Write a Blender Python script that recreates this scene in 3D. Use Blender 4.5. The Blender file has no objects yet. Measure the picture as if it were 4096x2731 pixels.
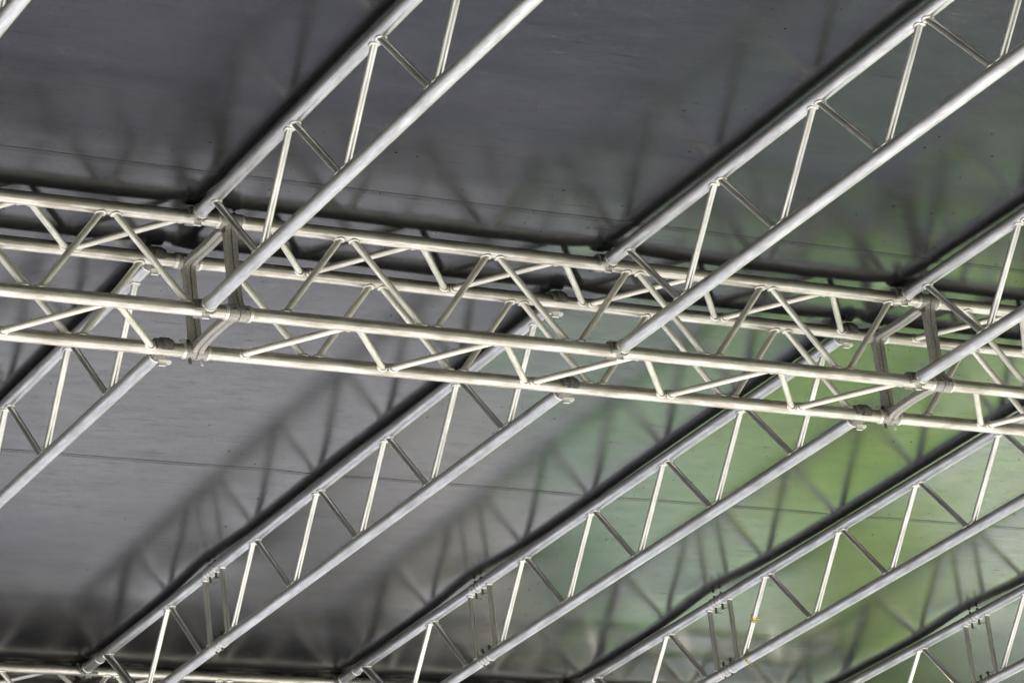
import bpy, math, random
from mathutils import Vector, Matrix
random.seed(7)
C = bpy.context.scene.collection
SC = bpy.context.scene
Z0 = 6.55                       # height of the roof-side chords above the ground
R = math.radians

# ------------------------------------------------------------------ camera
cam_d = bpy.data.cameras.new("camera")
cam_d.sensor_width = 36.0
cam_d.lens = 123.7
cam_d.clip_end = 2000
cam = bpy.data.objects.new("camera", cam_d)
C.objects.link(cam)
ROWS = ((0.86782991, -0.48341518, -0.11480856),
        (0.0875842, 0.37628604, -0.9223545),
        (0.48908102, 0.79039141, 0.36889181))
m3 = Matrix((ROWS[0], tuple(-a for a in ROWS[1]), tuple(-a for a in ROWS[2]))).transposed()
cam.matrix_world = Matrix.Translation((-5.0297, -9.8647, Z0 - 4.9481)) @ m3.to_4x4()
SC.camera = cam

# ------------------------------------------------------------------ sky, sun, exposure
SUN_EL, SUN_AZ = R(28), R(10)   # azimuth clockwise from +Y
w = bpy.data.worlds.new("World")
SC.world = w
w.use_nodes = True
nt = w.node_tree
sky = nt.nodes.new("ShaderNodeTexSky")
sky.sky_type = 'NISHITA'
sky.sun_disc = False
sky.sun_elevation = SUN_EL
sky.sun_rotation = SUN_AZ
sky.dust_density = 3.0
nt.links.new(sky.outputs[0], nt.nodes["Background"].inputs[0])
nt.nodes["Background"].inputs[1].default_value = 0.10
sd = bpy.data.lights.new("sun", 'SUN')
sd.energy = 5.0
sd.angle = R(0.5)
sd.color = (1.0, 0.975, 0.94)
sun = bpy.data.objects.new("sun", sd)
C.objects.link(sun)
sv = Vector((math.sin(SUN_AZ) * math.cos(SUN_EL), math.cos(SUN_AZ) * math.cos(SUN_EL), math.sin(SUN_EL)))
sun.rotation_euler = sv.to_track_quat('Z', 'Y').to_euler()
sun.location = (0, -20, 30)
SC.view_settings.view_transform = 'Standard'
SC.view_settings.look = 'None'
SC.view_settings.exposure = 2.72
SC.view_settings.gamma = 1.0
SC.cycles.use_denoising = True
SC.cycles.max_bounces = 8
SC.cycles.glossy_bounces = 6
SC.cycles.diffuse_bounces = 4

# ------------------------------------------------------------------ materials
def node(nt, t, **kw):
    n = nt.nodes.new(t)
    for k, v in kw.items():
        setattr(n, k, v)
    return n

def new_mat(name):
    m = bpy.data.materials.new(name)
    m.use_nodes = True
    return m, m.node_tree, m.node_tree.nodes["Principled BSDF"], m.node_tree.links

def ramp(nt, fac, stops):
    r = node(nt, "ShaderNodeValToRGB")
    e = r.color_ramp.elements
    while len(e) < len(stops):
        e.new(0.5)
    for el, (p, c) in zip(e, stops):
        el.position = p
        el.color = c if len(c) == 4 else (*c, 1)
    nt.links.new(fac, r.inputs[0])
    return r.outputs[0]

def g(v):
    return (v, v, v, 1)

def mathn(nt, op, a, b=None, clamp=False):
    n = node(nt, "ShaderNodeMath", operation=op)
    n.use_clamp = clamp
    for i, x in enumerate((a, b)):
        if x is None:
            continue
        if isinstance(x, (int, float)):
            n.inputs[i].default_value = x
        else:
            nt.links.new(x, n.inputs[i])
    return n.outputs[0]

def mixc(nt, fac, a, b, mode='MIX'):
    n = node(nt, "ShaderNodeMix", data_type='RGBA', blend_type=mode)
    for i, x in ((0, fac), (6, a), (7, b)):
        if isinstance(x, (int, float)):
            n.inputs[i].default_value = x
        elif isinstance(x, tuple):
            n.inputs[i].default_value = x if len(x) == 4 else (*x, 1)
        else:
            nt.links.new(x, n.inputs[i])
    return n.outputs[2]

def noise(nt, vec, scale, detail=4, rough=0.6, w=None):
    n = node(nt, "ShaderNodeTexNoise")
    n.inputs["Scale"].default_value = scale
    n.inputs["Detail"].default_value = detail
    n.inputs["Roughness"].default_value = rough
    if w is not None:
        n.noise_dimensions = '4D'
        nt.links.new(w, n.inputs["W"])
    nt.links.new(vec, n.inputs["Vector"])
    return n.outputs["Fac"]

def aluminium(name, base, dirt, r0, r1, streak=0.5, speck=0.5, metallic=1.0):
    """drawn tube: streaks along its length (uv: round the tube, along the tube), specks, dull patches"""
    m, nt, b, L = new_mat(name)
    uv = node(nt, "ShaderNodeUVMap")
    info = node(nt, "ShaderNodeObjectInfo")
    wv = mathn(nt, 'MULTIPLY', info.outputs["Random"], 37.0)
    mp = node(nt, "ShaderNodeMapping")
    mp.inputs["Scale"].default_value = (1, 0.035, 1)
    L.new(uv.outputs[0], mp.inputs[0])
    st = noise(nt, mp.outputs[0], 260, 3, 0.6, wv)
    mp2 = node(nt, "ShaderNodeMapping")
    mp2.inputs["Scale"].default_value = (1, 0.25, 1)
    L.new(uv.outputs[0], mp2.inputs[0])
    pt = noise(nt, mp2.outputs[0], 26, 5, 0.62, wv)
    fine = noise(nt, uv.outputs[0], 210, 3, 0.75, wv)
    patch = ramp(nt, pt, ((0.40, g(0)), (0.62, g(1))))
    col = mixc(nt, patch, base, dirt)
    stc = ramp(nt, st, ((0.30, g(0.62)), (0.58, g(1.0))))
    col = mixc(nt, streak, col, mixc(nt, 1.0, col, stc, 'MULTIPLY'))
    spk = ramp(nt, fine, ((0.28, g(0.40)), (0.42, g(1.0)), (0.66, g(1.0)), (0.74, g(1.3))))
    col = mixc(nt, speck, col, mixc(nt, 1.0, col, spk, 'MULTIPLY'))
    L.new(col, b.inputs["Base Color"])
    b.inputs["Metallic"].default_value = metallic
    rg = node(nt, "ShaderNodeMapRange")
    rg.inputs["To Min"].default_value = r0
    rg.inputs["To Max"].default_value = r1
    mixr = mathn(nt, 'ADD', mathn(nt, 'MULTIPLY', pt, 0.6), mathn(nt, 'MULTIPLY', st, 0.4))
    rg.inputs["From Min"].default_value = 0.3
    rg.inputs["From Max"].default_value = 0.7
    L.new(mixr, rg.inputs["Value"])
    L.new(rg.outputs[0], b.inputs["Roughness"])
    bp = node(nt, "ShaderNodeBump")
    bp.inputs["Strength"].default_value = 0.22
    bp.inputs["Distance"].default_value = 0.0008
    hsum = mathn(nt, 'ADD', mathn(nt, 'MULTIPLY', st, 0.7), mathn(nt, 'MULTIPLY', fine, 0.5))
    L.new(hsum, bp.inputs["Height"])
    L.new(bp.outputs[0], b.inputs["Normal"])
    return m

def plain(name, c0, c1, scale, rough, metallic=0.0, bump=0.3, dist=0.001, spec=0.5):
    m, nt, b, L = new_mat(name)
    tc = node(nt, "ShaderNodeTexCoord")
    n1 = noise(nt, tc.outputs["Object"], scale, 5, 0.65)
    L.new(ramp(nt, n1, ((0.33, (*c0, 1)), (0.66, (*c1, 1)))), b.inputs["Base Color"])
    b.inputs["Metallic"].default_value = metallic
    b.inputs["Roughness"].default_value = rough
    b.inputs["Specular IOR Level"].default_value = spec
    bp = node(nt, "ShaderNodeBump")
    bp.inputs["Strength"].default_value = bump
    bp.inputs["Distance"].default_value = dist
    L.new(n1, bp.inputs["Height"])
    L.new(bp.outputs[0], b.inputs["Normal"])
    return m

M = {}
M['purlin'] = aluminium("purlin aluminium", (0.64, 0.635, 0.64, 1), (0.44, 0.435, 0.43, 1), 0.31, 0.45, 0.55, 0.7, 0.93)
M['web'] = aluminium("web aluminium", (0.72, 0.71, 0.67, 1), (0.50, 0.49, 0.45, 1), 0.27, 0.42, 0.6, 0.7, 0.93)
M['truss'] = aluminium("box truss aluminium", (0.66, 0.635, 0.575, 1), (0.40, 0.365, 0.30, 1), 0.33, 0.48, 0.5, 0.8, 0.93)
M['brace'] = aluminium("box truss brace aluminium", (0.80, 0.77, 0.70, 1), (0.60, 0.57, 0.49, 1), 0.42, 0.60, 0.7, 0.9, 0.78)
M['cast'] = plain("cast aluminium", (0.24, 0.225, 0.20), (0.40, 0.38, 0.34), 120, 0.5, 0.7, 0.25, 0.0008)
M['claw'] = plain("cast claw", (0.10, 0.097, 0.092), (0.27, 0.255, 0.23), 110, 0.5, 0.6, 0.6, 0.0012)
M['weld'] = plain("weld bead", (0.62, 0.60, 0.54), (0.86, 0.84, 0.78), 150, 0.34, 0.9, 0.4, 0.001)
M['bright'] = plain("machined aluminium", (0.78, 0.76, 0.70), (0.86, 0.84, 0.78), 120, 0.32, 1.0, 0.15, 0.0005)
M['steel'] = plain("dark steel", (0.05, 0.048, 0.045), (0.16, 0.15, 0.13), 160, 0.42, 0.9, 0.2, 0.0005)
M['zinc'] = plain("zinc steel", (0.35, 0.34, 0.32), (0.55, 0.54, 0.50), 160, 0.35, 1.0, 0.2, 0.0005)

# ------------------------------------------------------------------ mesh helpers
class MB:
    def __init__(s):
        s.v, s.f, s.sm, s.uv, s.mi, s.cur = [], [], [], [], [], 0
    def add(s, verts, faces, uvs=None, smooth=True):
        o = len(s.v)
        s.v += [tuple(p) for p in verts]
        for i, f in enumerate(faces):
            s.f.append(tuple(o + k for k in f))
            s.sm.append(smooth)
            s.mi.append(s.cur)
            s.uv.append(uvs[i] if uvs else [(verts[k][0] + verts[k][2] * .7, verts[k][1] + verts[k][2] * .3) for k in f])
    def sweep(s, pts, radii, seg=20, caps=True, closed=False, up=None):
        """round tube along a polyline; uv = (round the tube, along it) in metres"""
        P = [Vector(p) for p in pts]
        n = len(P)
        rr = radii if isinstance(radii, (list, tuple)) else [radii] * n
        rings, dist, a = [], 0.0, None
        ds = []
        for i in range(n):
            if closed:
                t = P[(i + 1) % n] - P[i - 1]
            else:
                t = P[min(i + 1, n - 1)] - P[max(i - 1, 0)]
            t.normalize()
            if a is None:
                a = t.orthogonal() if up is None else Vector(up)
            a = (a - t * a.dot(t)).normalized()
            bb = t.cross(a)
            rings.append([P[i] + (a * math.cos(2 * math.pi * k / seg) + bb * math.sin(2 * math.pi * k / seg)) * rr[i] for k in range(seg)])
            if i:
                dist += (P[i] - P[i - 1]).length
            ds.append(dist)
        vs = [p for r_ in rings for p in r_]
        fs, us = [], []
        cnt = n if closed else n - 1
        for i in range(cnt):
            j = (i + 1) % n
            for k in range(seg):
                k2 = (k + 1) % seg
                fs.append((i * seg + k, i * seg + k2, j * seg + k2, j * seg + k))
                w0, w1 = k / seg * 2 * math.pi * rr[i], (k + 1) / seg * 2 * math.pi * rr[i]
                y0, y1 = ds[i], ds[j] if j > i else dist + 0.001
                us.append([(w0, y0), (w1, y0), (w1, y1), (w0, y1)])
        s.add(vs, fs, us, True)
        if caps and not closed:
            s.add(rings[0], [tuple(range(seg))[::-1]], None, False)
            s.add(rings[-1], [tuple(range(seg))], None, False)
    def tube(s, p0, p1, r, seg=24):
        s.sweep([p0, p1], r, seg)
    def box(s, c, half, axes=None, bev=0.0):
        ax = axes or (Vector((1, 0, 0)), Vector((0, 1, 0)), Vector((0, 0, 1)))
        c = Vector(c)
        vs = []
        for sx in (-1, 1):
            for sy in (-1, 1):
                for sz in (-1, 1):
                    vs.append(c + ax[0] * half[0] * sx + ax[1] * half[1] * sy + ax[2] * half[2] * sz)
        fs = [(0, 1, 3, 2), (4, 6, 7, 5), (0, 4, 5, 1), (2, 3, 7, 6), (0, 2, 6, 4), (1, 5, 7, 3)]
        s.add(vs, fs, None, False)
    def bar(s, pts, normals, wdir, halfw, halfd, ch=0.003):
        """chamfered rectangular bar along pts; width along wdir, depth along normals[i]"""
        rings = []
        wv = Vector(wdir)
        for p, nn, d in zip(pts, normals, halfd):
            p, nn = Vector(p), Vector(nn)
            pr = [(-halfw, -d + ch), (-halfw + ch, -d), (halfw - ch, -d), (halfw, -d + ch), (halfw, d - ch), (halfw - ch, d), (-halfw + ch, d), (-halfw, d - ch)]
            rings.append([p + wv * a + nn * b for a, b in pr])
        vs = [q for r_ in rings for q in r_]
        fs = []
        for i in range(len(rings) - 1):
            for k in range(8):
                k2 = (k + 1) % 8
                fs.append((i * 8 + k, i * 8 + k2, (i + 1) * 8 + k2, (i + 1) * 8 + k))
        fs.append(tuple(range(8))[::-1])
        fs.append(tuple(len(vs) - 8 + k for k in range(8)))
        s.add(vs, fs, None, False)
    def prism(s, prof, x0, x1, smooth=False):
        """profile in (y,z) extruded along x"""
        n = len(prof)
        vs = [(x0, y, z) for y, z in prof] + [(x1, y, z) for y, z in prof]
        fs = [(k, (k + 1) % n, n + (k + 1) % n, n + k) for k in range(n)]
        s.add(vs, fs, None, smooth)
        s.add(vs, [tuple(range(n))[::-1], tuple(range(n, 2 * n))], None, False)
    def bead(s, P0, a, c, rb, Rc, rad=0.0056, n=34):
        """rippled weld bead where a round brace (axis a, radius rb) meets a chord (axis c, radius Rc)"""
        a, c, P0 = Vector(a).normalized(), Vector(c).normalized(), Vector(P0)
        e1 = a.orthogonal().normalized()
        e2 = a.cross(e1)
        pts, rr = [], []
        for k in range(n):
            th = 2 * math.pi * k / n
            q = e1 * math.cos(th) * (rb + .001) + e2 * math.sin(th) * (rb + .001)
            qp, ap = q - c * q.dot(c), a - c * a.dot(c)
            A, B, D = ap.dot(ap), 2 * qp.dot(ap), qp.dot(qp) - Rc * Rc
            disc = max(B * B - 4 * A * D, 0)
            t = (-B + math.sqrt(disc)) / (2 * A)
            pts.append(P0 + q + a * t)
            rr.append(rad * (1 + 0.22 * (1 if k % 2 else -1) + random.uniform(-.12, .12)))
        s.cur = 1
        s.sweep(pts, rr, 8, closed=True)
        s.cur = 0
    def ring(s, c, ax, r, rad, n=40, ripple=0.25):
        ax = Vector(ax).normalized()
        e1 = ax.orthogonal().normalized()
        e2 = ax.cross(e1)
        pts = [Vector(c) + (e1 * math.cos(2 * math.pi * k / n) + e2 * math.sin(2 * math.pi * k / n)) * r for k in range(n)]
        rr = [rad * (1 + ripple * (1 if k % 2 else -1) + random.uniform(-.1, .1)) for k in range(n)]
        s.cur = 1
        s.sweep(pts, rr, 8, closed=True)
        s.cur = 0
    def build(s, name, mat, parent=None, loc=None, label=None):
        me = bpy.data.meshes.new(name)
        me.from_pydata(s.v, [], s.f)
        me.polygons.foreach_set("use_smooth", s.sm)
        ul = me.uv_layers.new(name="UVMap")
        flat = [x for poly in s.uv for p in poly for x in p]
        ul.data.foreach_set("uv", flat)
        me.materials.append(mat)
        if any(s.mi):
            me.materials.append(M['weld'])
            me.polygons.foreach_set("material_index", s.mi)
        me.update()
        o = bpy.data.objects.new(name, me)
        C.objects.link(o)
        if parent:
            o.parent = parent
        if loc:
            o.location = loc
        if label:
            o["label"] = label
        return o

def thing(name, label, cat, loc=(0, 0, 0), rotz=0.0, group=None):
    o = bpy.data.objects.new(name, None)
    o.empty_display_size = 0.1
    C.objects.link(o)
    o.location = loc
    o.rotation_euler = (0, 0, rotz)
    tag(o, label, cat, group)
    return o

def tag(o, label=None, cat=None, group=None, kind=None):
    if label: o["label"] = label
    if cat: o["category"] = cat
    if group: o["group"] = group
    if kind: o["kind"] = kind
    return o

def dup(root, loc, rotz, label, group=None):
    r = root.copy()
    C.objects.link(r)
    r.location = loc
    r.rotation_euler = (0, 0, rotz)
    r["label"] = label
    for ch in list(root.children):
        c = ch.copy()
        C.objects.link(c)
        c.parent = r
        for gch in list(ch.children):
            d = gch.copy()
            C.objects.link(d)
            d.parent = c
    return r

# ------------------------------------------------------------------ small hardware
def r_clip(mb, c, d, side, s=1.0, r=0.0011):
    """spring R-clip through a pin at c; d = wire direction, side = direction of the bow"""
    d, sd_ = Vector(d).normalized(), Vector(side).normalized()
    c = Vector(c)
    pts = [c - d * .013 * s, c + d * .026 * s]
    for k in range(9):
        th = -math.pi / 2 + k * math.pi / 8 * 1.15
        pts.append(c + d * (.026 + .009 * math.cos(th)) * s + sd_ * (.009 + .009 * math.sin(th)) * s)
    pts += [c + d * .012 * s + sd_ * .011 * s, c + d * .004 * s + sd_ * .0062 * s, c - d * .004 * s + sd_ * .0075 * s, c - d * .012 * s + sd_ * .012 * s]
    mb.sweep(pts, r, 6)

def add_pin(parent, c, ax, half0, half1, clip_at=None, clip_dir=(1, 0, 0), rad=0.0062, mat='steel'):
    """drift pin through c along ax from -half0 to +half1, small chamfer, with an R-clip as its sub-part"""
    ax = Vector(ax)
    c = Vector(c)
    m = MB()
    m.sweep([c - ax * half0, c - ax * (half0 - .002), c + ax * (half1 - .003), c + ax * half1], [rad * .7, rad, rad, rad * .75], 14)
    p = m.build('pin', M[mat], parent)
    if clip_at is not None:
        k = MB()
        r_clip(k, c + ax * clip_at, clip_dir, ax.cross(Vector(clip_dir)))
        k.build('spring_clip', M['steel'], p)
    return p

RB = 0.0238    # box truss chord radius
RW = 0.0119    # brace radius
BD, BH = 0.350, 0.342
ML = 2.958     # box truss module length
CH = {'A': (0, 0), 'B': (BD, 0), 'C': (0, -BH), 'D': (BD, -BH)}

# ------------------------------------------------------------------ box truss module (local x from 0 to ML)
def make_box_module(mirror, label):
    t = thing('box_truss', label, 'truss', group='box truss sections')
    m0 = 0.157
    pitch = (ML - 2 * m0) / 9
    for key, (y, z) in CH.items():
        m = MB()
        n = 14
        m.sweep([(0.036 + (ML - 0.072) * k / n, y, z) for k in range(n + 1)], RB, 32)
        for x in (0.043, ML - 0.043):
            m.ring((x, y, z), (1, 0, 0), RB + .0008, .0042, 44, .22)
            m.ring((x + (0.006 if x < 1 else -0.006), y, z), (1, 0, 0), RB + .0002, .003, 44, .22)
        m.build('chord', M['truss'], t)
    for f, (p, q) in enumerate((('A', 'C'), ('B', 'A'), ('D', 'B'), ('C', 'D'))):
        # even nodes on the second-named chord, odd on the first; mirrored modules swap them
        ev, od = (q, p) if not mirror else (p, q)
        OFF = (0.010, 0.004, 0.010, 0.004)
        for k in range(9):
            c0, c1 = (ev, od) if k % 2 == 0 else (od, ev)
            x0 = m0 + pitch * k + OFF[f]
            x1 = m0 + pitch * (k + 1) - OFF[f]
            P = Vector((x0, *CH[c0]))
            Q = Vector((x1, *CH[c1]))
            d = (Q - P).normalized()
            m = MB()
            m.tube(P + d * .008, Q - d * .008, RW, 20)
            m.bead(P, d, (1, 0, 0), RW, RB)
            m.bead(Q, -d, (1, 0, 0), RW, RB)
            m.build('brace', M['brace'], t)
    for end in (0, 1):
        sx = 1 if end == 0 else -1
        xe = 0.0 if end == 0 else ML
        m = MB()
        cx = xe + sx * 0.0115
        for key, (y, z) in CH.items():
            a, b_ = xe + sx * 0.0012, xe + sx * 0.0395
            m.sweep([(a, y, z), (a + sx * .002, y, z), (b_ - sx * .003, y, z), (b_, y, z)], [RB + .0035, RB + .0055, RB + .0055, RB + .003], 30)
        for (k1, k2) in (('A', 'C'), ('B', 'D'), ('A', 'B'), ('C', 'D')):
            P, Q = Vector((cx, *CH[k1])), Vector((cx, *CH[k2]))
            d = (Q - P).normalized()
            mid = Vector((cx, BD / 2, -BH / 2))
            inw = (mid - (P + Q) / 2).normalized()
            vert = k1 + k2 in ('AC', 'BD')
            pts, nn, hd = [], [], []
            for i in range(17):
                u = i / 16
                p = P.lerp(Q, .055 + .89 * u)
                bow = (0.002 if vert else 0.007) * math.sin(math.pi * u)
                base = 0.004 if vert else 0.006
                pts.append(p + inw * (bow + base))
                nn.append(inw)
                e = abs(2 * u - 1)
                hd.append((0.0155 if vert else 0.0125) + 0.0115 * e ** 9)
            m.bar(pts, nn, (1, 0, 0), 0.0103, hd)
        m.build('end_frame', M['cast'], t)
    # drift pins through the hubs of the first end and, of the neighbour, the last end
    for key, ax, cd in (('A', (0, 0, -1), (-1, 0, 0)), ('C', (0, -1, 0), (0, 0, 1)), ('B', (0, -1, 0), (1, .2, 0)), ('D', (0, 0, 1), (-1, .1, 0))):
        y, z = CH[key]
        for x in (0.023, ML - 0.023):
            if key == 'C':
                add_pin(t, (x, y, z), ax, 0.048, 0.037, -0.043, cd)
            elif key == 'D':
                add_pin(t, (x, y, z), ax, 0.050, 0.044, 0.036, cd, mat='zinc' if x < 1 else 'steel')
            else:
                add_pin(t, (x, y, z), ax, 0.036, 0.045, 0.038, cd)
    return t

T2V = 4.891
GB = 'box truss sections'
box_m = make_box_module(True, 'cream box truss section at the left edge, left of the first dark joint frame')
box_m.location = (-ML, 0, Z0)
box_p = make_box_module(False, 'middle box truss section of four cream tubes, between the two dark joint frames')
box_p.location = (0, 0, Z0)
dup(box_m, (ML, 0, Z0), 0, 'box truss section at the right edge, right of the second joint frame')
T2X = 2.98
dup(box_p, (T2X - ML, T2V, Z0), 0, 'far box truss in the bottom left corner, showing its top tube and bracing')
dup(box_m, (T2X, T2V, Z0), 0, 'far box truss tube at the bottom edge, right of the far joint')

# ------------------------------------------------------------------ ladder truss, inner section (local y from 0 = box chord axis, outwards)
RP, RWP = 0.0245, 0.0125
LH = 0.344
JS = 3.07

def hook(t, z, y_end, sgn):
    """cast claw round the box truss chord at y=0; the ladder lies on the +y side (sgn=1) or reaches it from -y"""
    m = MB()
    def arc(a0, a1, r_out, x0, x1):
        n = 20
        prof = []
        for k in range(n + 1):
            a = R(a0 + (a1 - a0) * k / n)
            rr = r_out(k / n)
            prof.append((y_end + math.cos(a) * rr * sgn, z + math.sin(a) * rr))
        for k in range(n, -1, -1):
            a = R(a0 + (a1 - a0) * k / n)
            prof.append((y_end + math.cos(a) * (RB + .0012) * sgn, z + math.sin(a) * (RB + .0012)))
        m.prism(prof, x0, x1)
    arc(-34, 196, lambda q: .0335 + .004 * math.sin(math.pi * q), -0.033, 0.031)      # half shell over the chord
    arc(62, 205, lambda q: .0375 + .005 * math.sin(math.pi * q), -0.012, 0.018)       # raised lug
    arc(150, 203, lambda q: .0405, -0.008, 0.023)                                      # blunt nose on the far side
    arc(-40, 60, lambda q: .0395 - .003 * q, -0.024, 0.024)                            # jaw root on the ladder side
    m.sweep([(0, y_end + sgn * .031, z), (0, y_end + sgn * .046, z), (0, y_end + sgn * .058, z)], [.0245, .0272, .0246], 26)
    m.ring((0, y_end + sgn * .056, z), (0, 1, 0), RP + .0005, .0036, 40, .3)
    o = m.build('claw', M['claw'], t)
    wd = MB()
    wd.box((0.010, y_end + sgn * 0.036, z - 0.029), (0.0135, 0.0045, 0.0175))
    wd.build('wedge', M['bright'], o)
    rb = MB()
    for k in range(4):
        rb.box((0.034, y_end + sgn * (0.044 + .0045 * k), z - 0.025), (0.016, 0.0016, 0.0052 + .001 * (k % 2)))
    rb.box((0.034, y_end + sgn * 0.051, z - 0.026), (0.0145, 0.009, 0.004))
    rb.build('ribbed_latch', M['bright'], o)
    return o

def joint_half(t, s_end, dirn, zs):
    pass

def make_ladder_inner(label):
    t = thing('ladder_truss', label, 'ladder truss', group='inner ladder trusses hooked to the box truss')
    for z, nm in ((0, 'chord'), (-LH, 'chord')):
        m = MB()
        n = 12
        m.sweep([(0, 0.052 + (JS - 0.002 - 0.052) * k / n, z) for k in range(n + 1)], RP, 32)
        m.ring((0, 0.055, z), (0, 1, 0), RP - .001, .0032, 40, .3)
        m.ring((0, JS - 0.045, z), (0, 1, 0), RP, .0028, 40, .3)
        m.ring((0, JS - 0.012, z), (0, 1, 0), RP, .0022, 40, .2)
        m.build(nm, M['purlin'], t)
    def leg(s0, z0, s1, z1, r=RWP):
        P, Q = Vector((0, s0, z0)), Vector((0, s1, z1))
        d = (Q - P).normalized()
        m = MB()
        m.tube(P + d * .010, Q - d * .010, r, 20)
        m.bead(P, d, (0, 1, 0), r, RP, .0054)
        m.bead(Q, -d, (0, 1, 0), r, RP, .0054)
        m.build('web', M['web'], t)
    for k in range(9):
        s0, s1 = 0.156 + .31 * k + .003, 0.156 + .31 * (k + 1) - .003
        z0, z1 = (0, -LH) if k % 2 == 0 else (-LH, 0)
        leg(s0, z0, s1, z1)
    P, Q = Vector((0, JS - .095, 0)), Vector((0, JS - .095, -LH))
    m = MB()
    m.tube(P + Vector((0, 0, -.01)), Q + Vector((0, 0, .01)), .0122, 20)
    m.bead(P, (0, 0, -1), (0, 1, 0), .0122, RP, .0050)
    m.bead(Q, (0, 0, 1), (0, 1, 0), .0122, RP, .0050)
    m.build('end_post', M['web'], t)
    for z in (0, -LH):
        hook(t, z, 0.0, 1)
    for z, sg in ((0, -1), (-LH, 1)):
        add_pin(t, (0, JS - .030, z), (0, 0, sg), 0.0375, 0.052, 0.046, (.85, -.5, 0), .0056)
    return t

SP = 4.541 - JS          # outer section length, measured from the joint
def make_ladder_outer(label):
    """from the joint (y=0) to the far box truss chord (y=SP)"""
    t = thing('ladder_truss', label, 'ladder truss', group='outer ladder trusses reaching the far truss')
    for z in (0, -LH):
        m = MB()
        n = 8
        m.sweep([(0, 0.002 + (SP - 0.052 - 0.002) * k / n, z) for k in range(n + 1)], RP, 32)
        m.ring((0, 0.045, z), (0, 1, 0), RP, .0028, 40, .3)
        m.ring((0, 0.012, z), (0, 1, 0), RP, .0022, 40, .2)
        m.ring((0, SP - 0.055, z), (0, 1, 0), RP - .001, .0032, 40, .3)
        m.ring((0, SP - 0.20, z), (0, 1, 0), RP, .003, 40, .3)
        m.build('chord', M['purlin'], t)
    def leg(s0, z0, s1, z1, r, nm):
        P, Q = Vector((0, s0, z0)), Vector((0, s1, z1))
        d = (Q - P).normalized()
        m = MB()
        m.tube(P + d * .010, Q - d * .010, r, 22)
        m.bead(P, d, (0, 1, 0), r, RP, .0054)
        m.bead(Q, -d, (0, 1, 0), r, RP, .0054)
        m.build(nm, M['web'], t)
    leg(.085, 0, .085, -LH, .0122, 'end_post')
    leg(.170, -LH, .47 - .003, 0, RWP, 'web')
    leg(.47 + .003, 0, .80 - .003, -LH, RWP, 'web')
    leg(.80 + .020, -LH, 1.19, 0, .0205, 'web')
    for z in (0, -LH):
        hook(t, z, SP, -1)
    for z, sg in ((0, -1), (-LH, 1)):
        add_pin(t, (0, .030, z), (0, 0, sg), 0.0375, 0.052, 0.046, (.7, .7, 0), .0056)
    return t

SK = [0, 0, 0.001, -0.0075, -0.0075, -0.0045]
XL = [0, .010, 0, -.005, -.012, -.013]     # the far ladder trusses sit a little off the line of the near ones
XS = [-1.543, -0.133, 1.506, 2.830, 4.150, 5.685]
inner = make_ladder_inner('ladder truss hooked to the far side of the left box truss section, running to the left edge')
first = [True]
GI = 'inner ladder trusses hooked to the box truss'
def place_inner(i, far, label):
    loc = (XS[i] + XL[i], BD, Z0) if far else (XS[i] + (.0035 if i == 1 else 0), 0.0, Z0)
    rz = 0.0 if far else math.pi - (.0078 if i == 1 else 0)
    if first[0]:
        first[0] = False
        inner.location = loc
        inner.rotation_euler = (0, 0, rz + (SK[i] if far else 0))
        inner["label"] = label
        return inner
    return dup(inner, loc, rz + (SK[i] if far else 0), label)

place_inner(1, True, 'ladder truss at the left edge, hooked below the box truss at its first joint')
place_inner(2, True, 'ladder truss hooked below the middle of the box truss, over grey tarpaulin')
place_inner(3, True, 'ladder truss hooked below the box truss beside its second joint frame')
L4 = place_inner(4, True, 'ladder truss at lower right with yellow and black tape tied on it')
place_inner(5, True, 'lowest right ladder truss, in the bottom right corner over yellow-green reflection')
place_inner(0, False, 'ladder truss showing only a tube end in the top left corner')
place_inner(1, False, 'steep ladder truss hooked above the first joint frame, running to the top edge')
place_inner(2, False, 'long ladder truss hooked above the middle of the box truss, running to the top right')
place_inner(3, False, 'ladder truss hooked above the second joint frame, running to the right edge')
outer = make_ladder_outer('outer ladder truss at bottom left, from a pinned joint to the far truss tube')
for i, lab in ((2, None), (3, 'outer ladder truss at bottom centre, below a joint with a dangling clip'),
               (4, 'outer ladder truss below the pinned joint nearest the yellow and black tape'),
               (5, 'outer ladder truss in the bottom right corner, below its pinned joint')):
    loc = (XS[i] + XL[i] - SK[i] * JS, BD + JS, Z0)
    if lab is None:
        outer.location = loc
        outer.rotation_euler = (0, 0, SK[i])
    else:
        dup(outer, loc, SK[i], lab)

# ------------------------------------------------------------------ hazard tape tied on the fourth ladder truss
def tape_mat():
    m, nt, b, L = new_mat("hazard tape")
    uv = node(nt, "ShaderNodeUVMap")
    sp = node(nt, "ShaderNodeSeparateXYZ")
    L.new(uv.outputs[0], sp.inputs[0])
    s = mathn(nt, 'ADD', sp.outputs[0], sp.outputs[1])
    f = mathn(nt, 'FRACT', mathn(nt, 'MULTIPLY', s, 70.0))
    st = mathn(nt, 'GREATER_THAN', f, 0.5)
    L.new(mixc(nt, st, (0.012, 0.012, 0.01), (0.72, 0.56, 0.03)), b.inputs["Base Color"])
    b.inputs["Roughness"].default_value = 0.45
    return m
M['tape'] = tape_mat()

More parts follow.
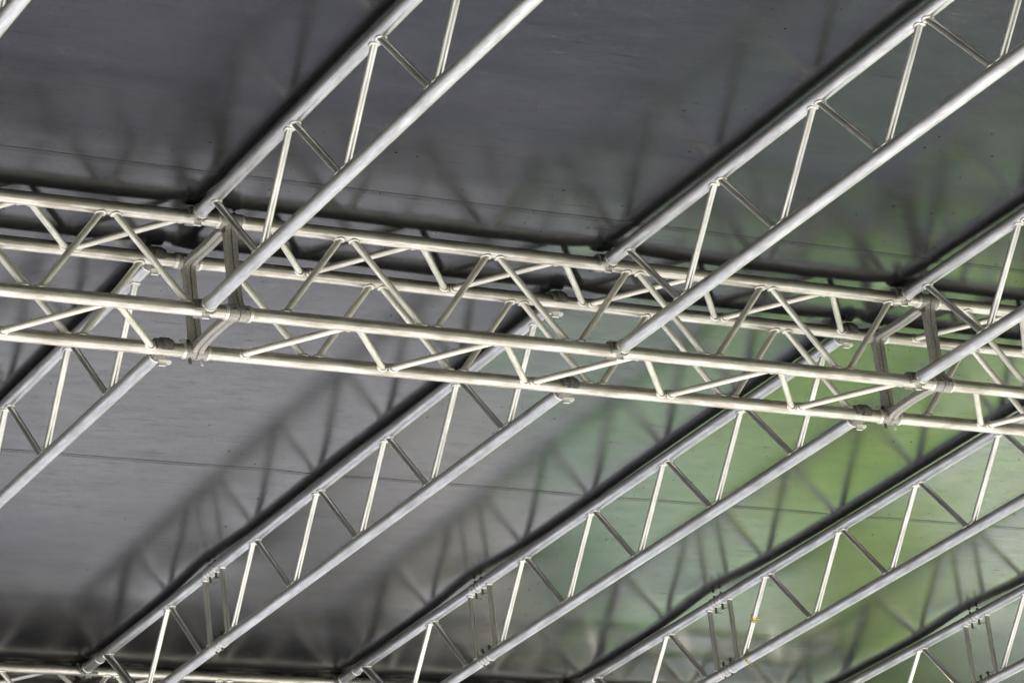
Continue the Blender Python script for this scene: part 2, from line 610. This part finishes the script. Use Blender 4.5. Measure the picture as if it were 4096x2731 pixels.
def ribbon(mb, pts, wd, th=0.0006, tw=0.0):
    P = [Vector(p) for p in pts]
    vs, fs, us = [], [], []
    L = 0
    for i, p in enumerate(P):
        t = (P[min(i + 1, len(P) - 1)] - P[max(i - 1, 0)]).normalized()
        wdir = Vector(wd)
        wdir = (wdir - t * wdir.dot(t)).normalized()
        nrm = t.cross(wdir)
        a = tw * i
        wdir = (wdir * math.cos(a) + nrm * math.sin(a))
        nrm = t.cross(wdir)
        hw = wdir * mb.hw
        if i:
            L += (P[i] - P[i - 1]).length
        vs += [p + hw + nrm * th, p - hw + nrm * th, p - hw - nrm * th, p + hw - nrm * th]
        us.append(L)
    for i in range(len(P) - 1):
        for k in range(4):
            k2 = (k + 1) % 4
            fs.append((i * 4 + k, i * 4 + k2, i * 4 + 4 + k2, i * 4 + 4 + k))
    uvs = [[(us[f[0] // 4], 0 if f[0] % 4 in (0, 3) else .02), (us[f[0] // 4], 0 if f[1] % 4 in (0, 3) else .02), (us[f[2] // 4], 0 if f[2] % 4 in (0, 3) else .02), (us[f[2] // 4], 0 if f[3] % 4 in (0, 3) else .02)] for f in fs]
    mb.add(vs, fs, uvs, False)

def wrap(mb, c, ax, r, turns, rise):
    ax = Vector(ax).normalized()
    e1 = ax.orthogonal().normalized()
    e2 = ax.cross(e1)
    n = int(24 * turns)
    return [Vector(c) + ax * (rise * k / n) + (e1 * math.cos(2 * math.pi * k / 24) + e2 * math.sin(2 * math.pi * k / 24)) * (r + .0004 * k / 24) for k in range(n + 1)]

# web from roof node s=2.65 down to floor node s=2.96
P = Vector((XS[4] + XL[4] + .020, BD + 2.636 + .003, Z0))
Q = Vector((XS[4] + XL[4] + .022, BD + 2.946 - .003, Z0 - LH))
ax = (Q - P).normalized()
tc_ = P + (Q - P) * 0.52
mb = MB(); mb.hw = 0.006
pts = wrap(mb, tc_, ax, RWP + .001, 1.6, 0.012)
ribbon(mb, pts, ax)
mb.hw = 0.006
ribbon(mb, [tc_ + Vector((-.004, -.013, .004)), tc_ + Vector((-.016, -.016, .010)), tc_ + Vector((-.025, -.014, .016))], (0.3, -0.5, .8), .0006, .25)
ribbon(mb, [tc_ + Vector((.0, -.015, .0)), tc_ + Vector((.010, -.018, -.006)), tc_ + Vector((.020, -.015, -.012))], (0.1, -0.5, .8), .0006, .1)
tie = mb.build('tape_tie', M['tape'])
tag(tie, 'yellow and black hazard tape knotted round a web of the ladder truss', 'tape', 'hazard tape ties')
mb = MB(); mb.hw = 0.0055
c2 = Vector((XS[4] + XL[4] + .0215, BD + 2.875, Z0 - LH))
pts = wrap(mb, c2, (0.12, 1, 0.05), RP + .001, 1.5, 0.006)
ribbon(mb, pts, (0.1, 1, 0))
ribbon(mb, [c2 + Vector((-.012, 0, .0235)), c2 + Vector((-.010, -.003, .033)), c2 + Vector((-.004, -.002, .042))], (0.8, 0.2, 0), .0006, .2)
tie2 = mb.build('tape_tie', M['tape'])
tag(tie2, 'thin yellow and black tape looped round the lower tube of the ladder truss', 'tape', 'hazard tape ties')

# ------------------------------------------------------------------ roof tarpaulin
RG = 0.0372              # tarpaulin above the roof-side chord axes
def tarp_mat():
    m, nt, b, L = new_mat("roof tarpaulin")
    tc = node(nt, "ShaderNodeTexCoord")
    ob = tc.outputs["Object"]
    big = noise(nt, ob, 1.3, 4, 0.55)
    fine = noise(nt, ob, 220, 3, 0.7)
    mp = node(nt, "ShaderNodeMapping")
    mp.inputs["Rotation"].default_value = (0, 0, R(14))
    mp.inputs["Scale"].default_value = (1, 3.2, 1)
    L.new(ob, mp.inputs[0])
    smear = noise(nt, mp.outputs[0], 9, 6, 0.68)
    smear2 = noise(nt, mp.outputs[0], 34, 4, 0.7)
    col = ramp(nt, big, ((0.3, (0.006, 0.006, 0.0068, 1)), (0.7, (0.010, 0.010, 0.011, 1))))
    sc = ramp(nt, smear2, ((0.60, g(0)), (0.74, g(1))))
    col = mixc(nt, mathn(nt, 'MULTIPLY', sc, 0.6), col, (0.006, 0.006, 0.006))
    # pin holes: small voronoi dots, only in patches
    vo = node(nt, "ShaderNodeTexVoronoi", feature='F1', voronoi_dimensions='2D')
    vo.inputs["Scale"].default_value = 11.0
    vo.inputs["Randomness"].default_value = 1.0
    L.new(ob, vo.inputs["Vector"])
    sepc = node(nt, "ShaderNodeSeparateColor")
    L.new(vo.outputs["Color"], sepc.inputs[0])
    rad = mathn(nt, 'MULTIPLY', sepc.outputs[0], 0.05)
    dot = mathn(nt, 'LESS_THAN', vo.outputs["Distance"], rad)
    patch = ramp(nt, noise(nt, ob, 1.1, 3, 0.5), ((0.52, g(0)), (0.58, g(1))))
    dotm = mathn(nt, 'MULTIPLY', dot, mathn(nt, 'MULTIPLY', patch, mathn(nt, 'GREATER_THAN', sepc.outputs[1], 0.55)))
    col = mixc(nt, dotm, col, (0.002, 0.002, 0.002))
    # pale scuffs
    v2 = node(nt, "ShaderNodeTexVoronoi", feature='F1', voronoi_dimensions='2D')
    v2.inputs["Scale"].default_value = 2.2
    L.new(ob, v2.inputs["Vector"])
    near = mathn(nt, 'LESS_THAN', v2.outputs["Distance"], 0.07)
    fl = mathn(nt, 'GREATER_THAN', noise(nt, mp.outputs[0], 120, 2, 0.6), 0.66)
    col = mixc(nt, mathn(nt, 'MULTIPLY', near, fl), col, (0.10, 0.10, 0.10))
    L.new(col, b.inputs["Base Color"])
    rr = ramp(nt, smear, ((0.30, g(0.180)), (0.58, g(0.210)), (0.74, g(0.30))))
    rsum = mathn(nt, 'ADD', rr, mathn(nt, 'MULTIPLY', dotm, 0.5))
    L.new(rsum, b.inputs["Roughness"])
    b.inputs["IOR"].default_value = 1.5
    spec = ramp(nt, smear2, ((0.36, g(0.45)), (0.52, g(0.41)), (0.62, g(0.34)), (0.70, g(0.24))))
    for ang, sx, sy, ns, lo, hi, amt in ((-16, 3, 60, 1.0, 0.60, 0.68, .60), (58, 2.2, 70, 1.0, 0.64, 0.71, .55), (-4, 9, 60, 1.0, 0.58, 0.67, .28)):
        ms = node(nt, "ShaderNodeMapping")
        ms.inputs["Rotation"].default_value = (0, 0, R(ang))
        ms.inputs["Scale"].default_value = (sx, sy, 1)
        ms.inputs["Location"].default_value = (ang * .37, ang * .11, 0)
        L.new(ob, ms.inputs[0])
        scr = ramp(nt, noise(nt, ms.outputs[0], ns, 4, 0.65), ((lo, g(1.0)), (hi, g(1.0 - amt))))
        spec = mathn(nt, 'MULTIPLY', spec, scr)
    blotch = ramp(nt, noise(nt, mp.outputs[0], 2.6, 5, 0.62), ((0.34, g(0.80)), (0.66, g(1.15))))
    spec = mathn(nt, 'MULTIPLY', spec, blotch)
    fsp = ramp(nt, fine, ((0.34, g(0.58)), (0.50, g(0.98)), (0.66, g(1.30))))
    spec = mathn(nt, 'MULTIPLY', spec, fsp)
    L.new(mathn(nt, 'MULTIPLY', spec, mathn(nt, 'SUBTRACT', 1.0, dotm)), b.inputs["Specular IOR Level"])
    bp = node(nt, "ShaderNodeBump")
    bp.inputs["Strength"].default_value = 0.10
    bp.inputs["Distance"].default_value = 0.0006
    L.new(mathn(nt, 'ADD', fine, mathn(nt, 'MULTIPLY', smear2, 1.5)), bp.inputs["Height"])
    # fold creases: fine straight lines in the sheet
    sp = node(nt, "ShaderNodeSeparateXYZ")
    L.new(ob, sp.inputs[0])
    hs = None
    for a, c in ((66, 2.70), (64, 4.02), (71, 0.62), (58, 3.35)):
        dd = mathn(nt, 'ABSOLUTE', mathn(nt, 'SUBTRACT', mathn(nt, 'ADD', mathn(nt, 'MULTIPLY', sp.outputs[0], math.sin(R(a))), mathn(nt, 'MULTIPLY', sp.outputs[1], math.cos(R(a)))), c))
        e = mathn(nt, 'LESS_THAN', dd, 0.0022)
        hs = e if hs is None else mathn(nt, 'MAXIMUM', hs, e)
    bp2 = node(nt, "ShaderNodeBump")
    bp2.inputs["Strength"].default_value = 0.6
    bp2.inputs["Distance"].default_value = 0.001
    L.new(hs, bp2.inputs["Height"])
    L.new(bp.outputs[0], bp2.inputs["Normal"])
    L.new(bp2.outputs[0], b.inputs["Normal"])
    return m
M['tarp'] = tarp_mat()
RX0, RX1, RY0, RY1 = -8.0, 13.0, -4.75, 5.5
def roof():
    roof_o = thing('roof_canopy', 'dark grey glossy tarpaulin roof stretched over the trusses', 'roof', (0, 0, Z0 + RG))
    nx, ny = 420, 205
    def h(x, y):
        z = 0.0012 * math.sin(x * 2.1 + 1.3 * math.sin(y * 1.7)) + 0.0010 * math.sin(y * 3.1 + x * .9) + .0006 * math.sin(x * 5.3 - y * 2.2)
        for X in XS:
            z += 0.0055 * math.exp(-((x - X) ** 2 + ((y - BD - JS) * .8) ** 2) / (2 * .16 ** 2))
        near_t = max(math.exp(-((y - BD / 2) / .30) ** 4), math.exp(-((y - T2V - BD / 2) / .30) ** 4))
        for X in XS:
            z -= (0.0070 if y > 0 else 0.0014) * math.exp(-((x - X) / .14) ** 2) * (1 - near_t) * (1 - math.exp(-((y - BD - JS) / .30) ** 2) if y > 0 else 1)
            for yy in (0.0, BD, T2V):
                z += 0.0090 * math.exp(-(((x - X) / .11) ** 2 + ((y - yy) / .10) ** 2))
        return z + 0.0005
    vs = [(RX0 + (RX1 - RX0) * i / nx, RY0 + (RY1 - RY0) * j / ny) for j in range(ny + 1) for i in range(nx + 1)]
    vs = [(x, y, h(x, y)) for x, y in vs]
    top = [(x, y, z + .0012) for x, y, z in vs]
    N = nx + 1
    fs = [(j * N + i, (j + 1) * N + i, (j + 1) * N + i + 1, j * N + i + 1) for j in range(ny) for i in range(nx)]
    m = MB()
    m.add(vs, fs, None, True)
    m.add(top, [f[::-1] for f in fs], None, True)
    m.build('tarpaulin', M['tarp'], roof_o)
    for y in (-2.85, -0.272, 2.310, 4.885):
        s = MB()
        # overlap weld: flat lap with three raised lines
        prof = [(-.0150, .0), (-.0140, -.0006)]
        for c in (-.0105, 0.0, .0105):
            prof += [(c - .0020, -.0006), (c - .0009, -.0014), (c + .0009, -.0014), (c + .0020, -.0006)]
        prof += [(.0140, -.0006), (.0150, .0)]
        nn = 260
        vs2, fs2 = [], []
        for i in range(nn + 1):
            x = RX0 + (RX1 - RX0) * i / nn
            for (dy, dz) in prof:
                vs2.append((x, y + dy + .0015 * math.sin(x * 1.9), h(x, y + dy) + dz - .0004))
        K = len(prof)
        for i in range(nn):
            for k in range(K - 1):
                fs2.append((i * K + k, i * K + k + 1, (i + 1) * K + k + 1, (i + 1) * K + k))
        s.add(vs2, fs2, None, False)
        s.build('weld_seam', M['tarp'], roof_o)
roof()

# ------------------------------------------------------------------ ground outside (seen only as light and reflection)
def sheet(name, pts, z, mat, kind='structure', label=None):
    m = MB()
    m.add([(x, y, z) for x, y in pts], [tuple(range(len(pts)))], None, False)
    o = m.build(name, mat)
    o["kind"] = kind
    if label: o["label"] = label
    return o
M['asphalt'] = plain('grey asphalt yard', (0.266, 0.266, 0.275), (0.36, 0.36, 0.37), 0.8, 0.9, 0, 0.2, 0.004, 0.15)
M['added_apron'] = plain('dark tarmac apron', (0.038, 0.042, 0.060), (0.058, 0.063, 0.088), 0.9, 0.9, 0, 0.2, 0.004, 0.15)
M['added_carpet'] = plain('grey carpet strip', (0.13, 0.13, 0.13), (0.18, 0.18, 0.18), 3, 0.95, 0, 0.2, 0.002, 0.1)
M['earth'] = plain("dry grass ground", (0.05, 0.06, 0.03), (0.10, 0.10, 0.06), 0.6, 0.95, 0, 0.3, 0.02, 0.15)
M['paving'] = plain("grey concrete paving", (0.36, 0.355, 0.345), (0.45, 0.445, 0.435), 1.2, 0.85, 0, 0.2, 0.004, 0.15)
M['meadow'] = plain('sunlit yellow meadow grass', (0.06, 0.20, 0.035), (0.44, 0.53, 0.06), 0.75, 0.95, 0, 0.4, 0.02, 0.1)
M['lawn'] = plain("mown lawn", (0.03, 0.17, 0.03), (0.11, 0.32, 0.06), 0.36, 0.95, 0, 0.4, 0.02, 0.15)
M['glare_gravel'] = plain("white gravel", (0.78, 0.81, 0.82), (0.86, 0.88, 0.88), 9, 0.9, 0, 0.4, 0.02)
M['unseen_hedge'] = plain("hedge leaves", (0.004, 0.007, 0.003), (0.012, 0.02, 0.008), 8, 0.9, 0, 0.3, 0.02, 0.05)
sheet('ground', [(-400, -400), (400, -400), (400, 400), (-400, 400)], 0.0, M['earth'])
sheet('pavement', [(-16, -7.2), (20, -7.2), (20, -1.9), (-16, -1.9)], 0.004, M['paving'])
sheet('added_carpet_strip', [(-16, -1.9), (20, -1.9), (20, 0.1), (-16, 0.1)], 0.004, M['added_carpet'])  # unseen; added so the near ladder chords reflect a darker floor
sheet('pavement', [(-16, 0.1), (20, 0.1), (20, 5.6), (-16, 5.6)], 0.004, M['paving'])
sheet('yard', [(-30, 13.3), (12.9, 13.3), (11.9, 15.6), (12.0, 17.6), (13.2, 19.4), (13.4, 21.5), (-30, 21.5)], 0.004, M['asphalt'])
sheet('added_apron', [(-30, 5.6), (40, 5.6), (40, 9.6), (18, 11.2), (13.2, 12.2), (12.9, 13.3), (-30, 13.3)], 0.004, M['added_apron'])  # unseen dark ground added so the upper tarpaulin reflects dark
sheet('lawn', [(13.2, 12.2), (15.4, 11.75), (15.0, 13), (13.4, 17), (14.2, 20), (15, 23), (13.6, 23), (13.4, 21.5), (13.2, 19.4), (12.0, 17.6), (11.9, 15.6), (12.9, 13.3)], 0.008, M['lawn'])
sheet('meadow', [(15.42, 11.75), (18, 11.2), (40, 9.6), (60, 9.6), (60, 23), (15.02, 23), (14.22, 20), (13.42, 17), (15.02, 13)], 0.008, M['meadow'])
def blob(cx, cy, rx, ry, n=28, sd=1):
    rnd = random.Random(sd)
    ph = [rnd.uniform(0, 6.28) for _ in range(3)]
    out = []
    for k in range(n):
        a = 2 * math.pi * k / n
        r = 1 + .14 * math.sin(2 * a + ph[0]) + .09 * math.sin(3 * a + ph[1]) + .05 * math.sin(5 * a + ph[2])
        out.append((cx + rx * r * math.cos(a), cy + ry * r * math.sin(a)))
    return out
for i, (cx, cy, rx, ry) in enumerate(((15.6, 20.2, 1.45, 1.3), (19.0, 17.6, 1.6, 2.6), (17.9, 22.6, 1.7, .8), (21.0, 22.4, 1.3, .6))):  # unseen pale patches, added as bright spots for the roof reflection
    sheet('glare_gravel_patch', blob(cx, cy, rx, ry, 28, i), 0.032 + .004 * i, M['glare_gravel'])
M['added_soil'] = plain('dry soil', (0.40, 0.27, 0.12), (0.52, 0.36, 0.15), 2, 0.95, 0, 0.3, 0.02)
for i, (cx, cy, rx, ry) in enumerate(((12.1, 20.3, 1.1, 1.2), (10.0, 19.9, 1.2, 1.0))):  # unseen brown patches added to tint the roof reflection
    sheet('added_soil_patch', blob(cx, cy, rx, ry, 28, 9 + i), 0.012 + .004 * i, M['added_soil'])
def drape():  # unseen cloth; hem height shaped to darken the far roof reflection
    m = MB()
    n = 420
    f = []
    for i in range(n + 1):
        x = -8.0 + 21.0 * i / n
        y = T2V + BD + .05 + 0.030 * math.sin(x * 17 + 1.5 * math.sin(x * 3.1)) + .012 * math.sin(x * 41)
        zb = 6.09 + 0.34 * min(max((x - 2.2) / 3.2, 0), 1) + .02 * math.sin(x * 2.3)
        f.append((x, y, zb))
    zt = Z0 + 0.02
    for off, flip in ((0.0, False), (0.0016, True)):
        vs = [(x, y + off, zb) for x, y, zb in f] + [(x, T2V + BD + .05 + (y - T2V - BD - .05) * .5 + off, zt) for x, y, zb in f]
        fs = [(i, i + 1, n + 2 + i, n + 1 + i) for i in range(n)]
        m.add(vs, [q[::-1] for q in fs] if flip else fs, None, True)
    o = m.build('unseen_drape', M['drape'])
    tag(o, 'unseen black cloth border along the far truss, shaped to darken the roof reflection', 'drape')
M['drape'] = plain('black molton cloth', (0.006, 0.006, 0.006), (0.012, 0.012, 0.012), 6, 0.95, 0, 0.2, 0.002, 0.05)
drape()
def unseen_hedge():  # unseen row of near-black leaves, added to darken the roof reflection
    rnd = random.Random(3)
    m = MB()
    for k in range(16000):
        x = rnd.uniform(-30, 45)
        y = 24.2 + rnd.gauss(0, .55) + 0.25 * math.sin(x)
        z = rnd.random() ** .8 * (1.9 + .3 * math.sin(x * .7) + .3 * math.sin(x * 1.9))
        a, b_ = Vector((rnd.gauss(0, 1), rnd.gauss(0, 1), rnd.gauss(0, 1))).normalized(), Vector((rnd.gauss(0, 1), rnd.gauss(0, 1), rnd.gauss(0, 1)))
        b_ = (b_ - a * b_.dot(a)).normalized()
        s_ = rnd.uniform(.2, .42)
        c = Vector((x, y, z + .05))
        m.add([c + a * s_, c + b_ * s_ * .6, c - a * s_, c - b_ * s_ * .6], [(0, 1, 2, 3)], None, False)
    m.box((7, 24.4, 0.8), (37, .4, 0.8))
    o = m.build('unseen_hedge', M['unseen_hedge'])
    tag(o, 'low dark hedge added to darken the roof reflection', 'unseen_hedge')
unseen_hedge()
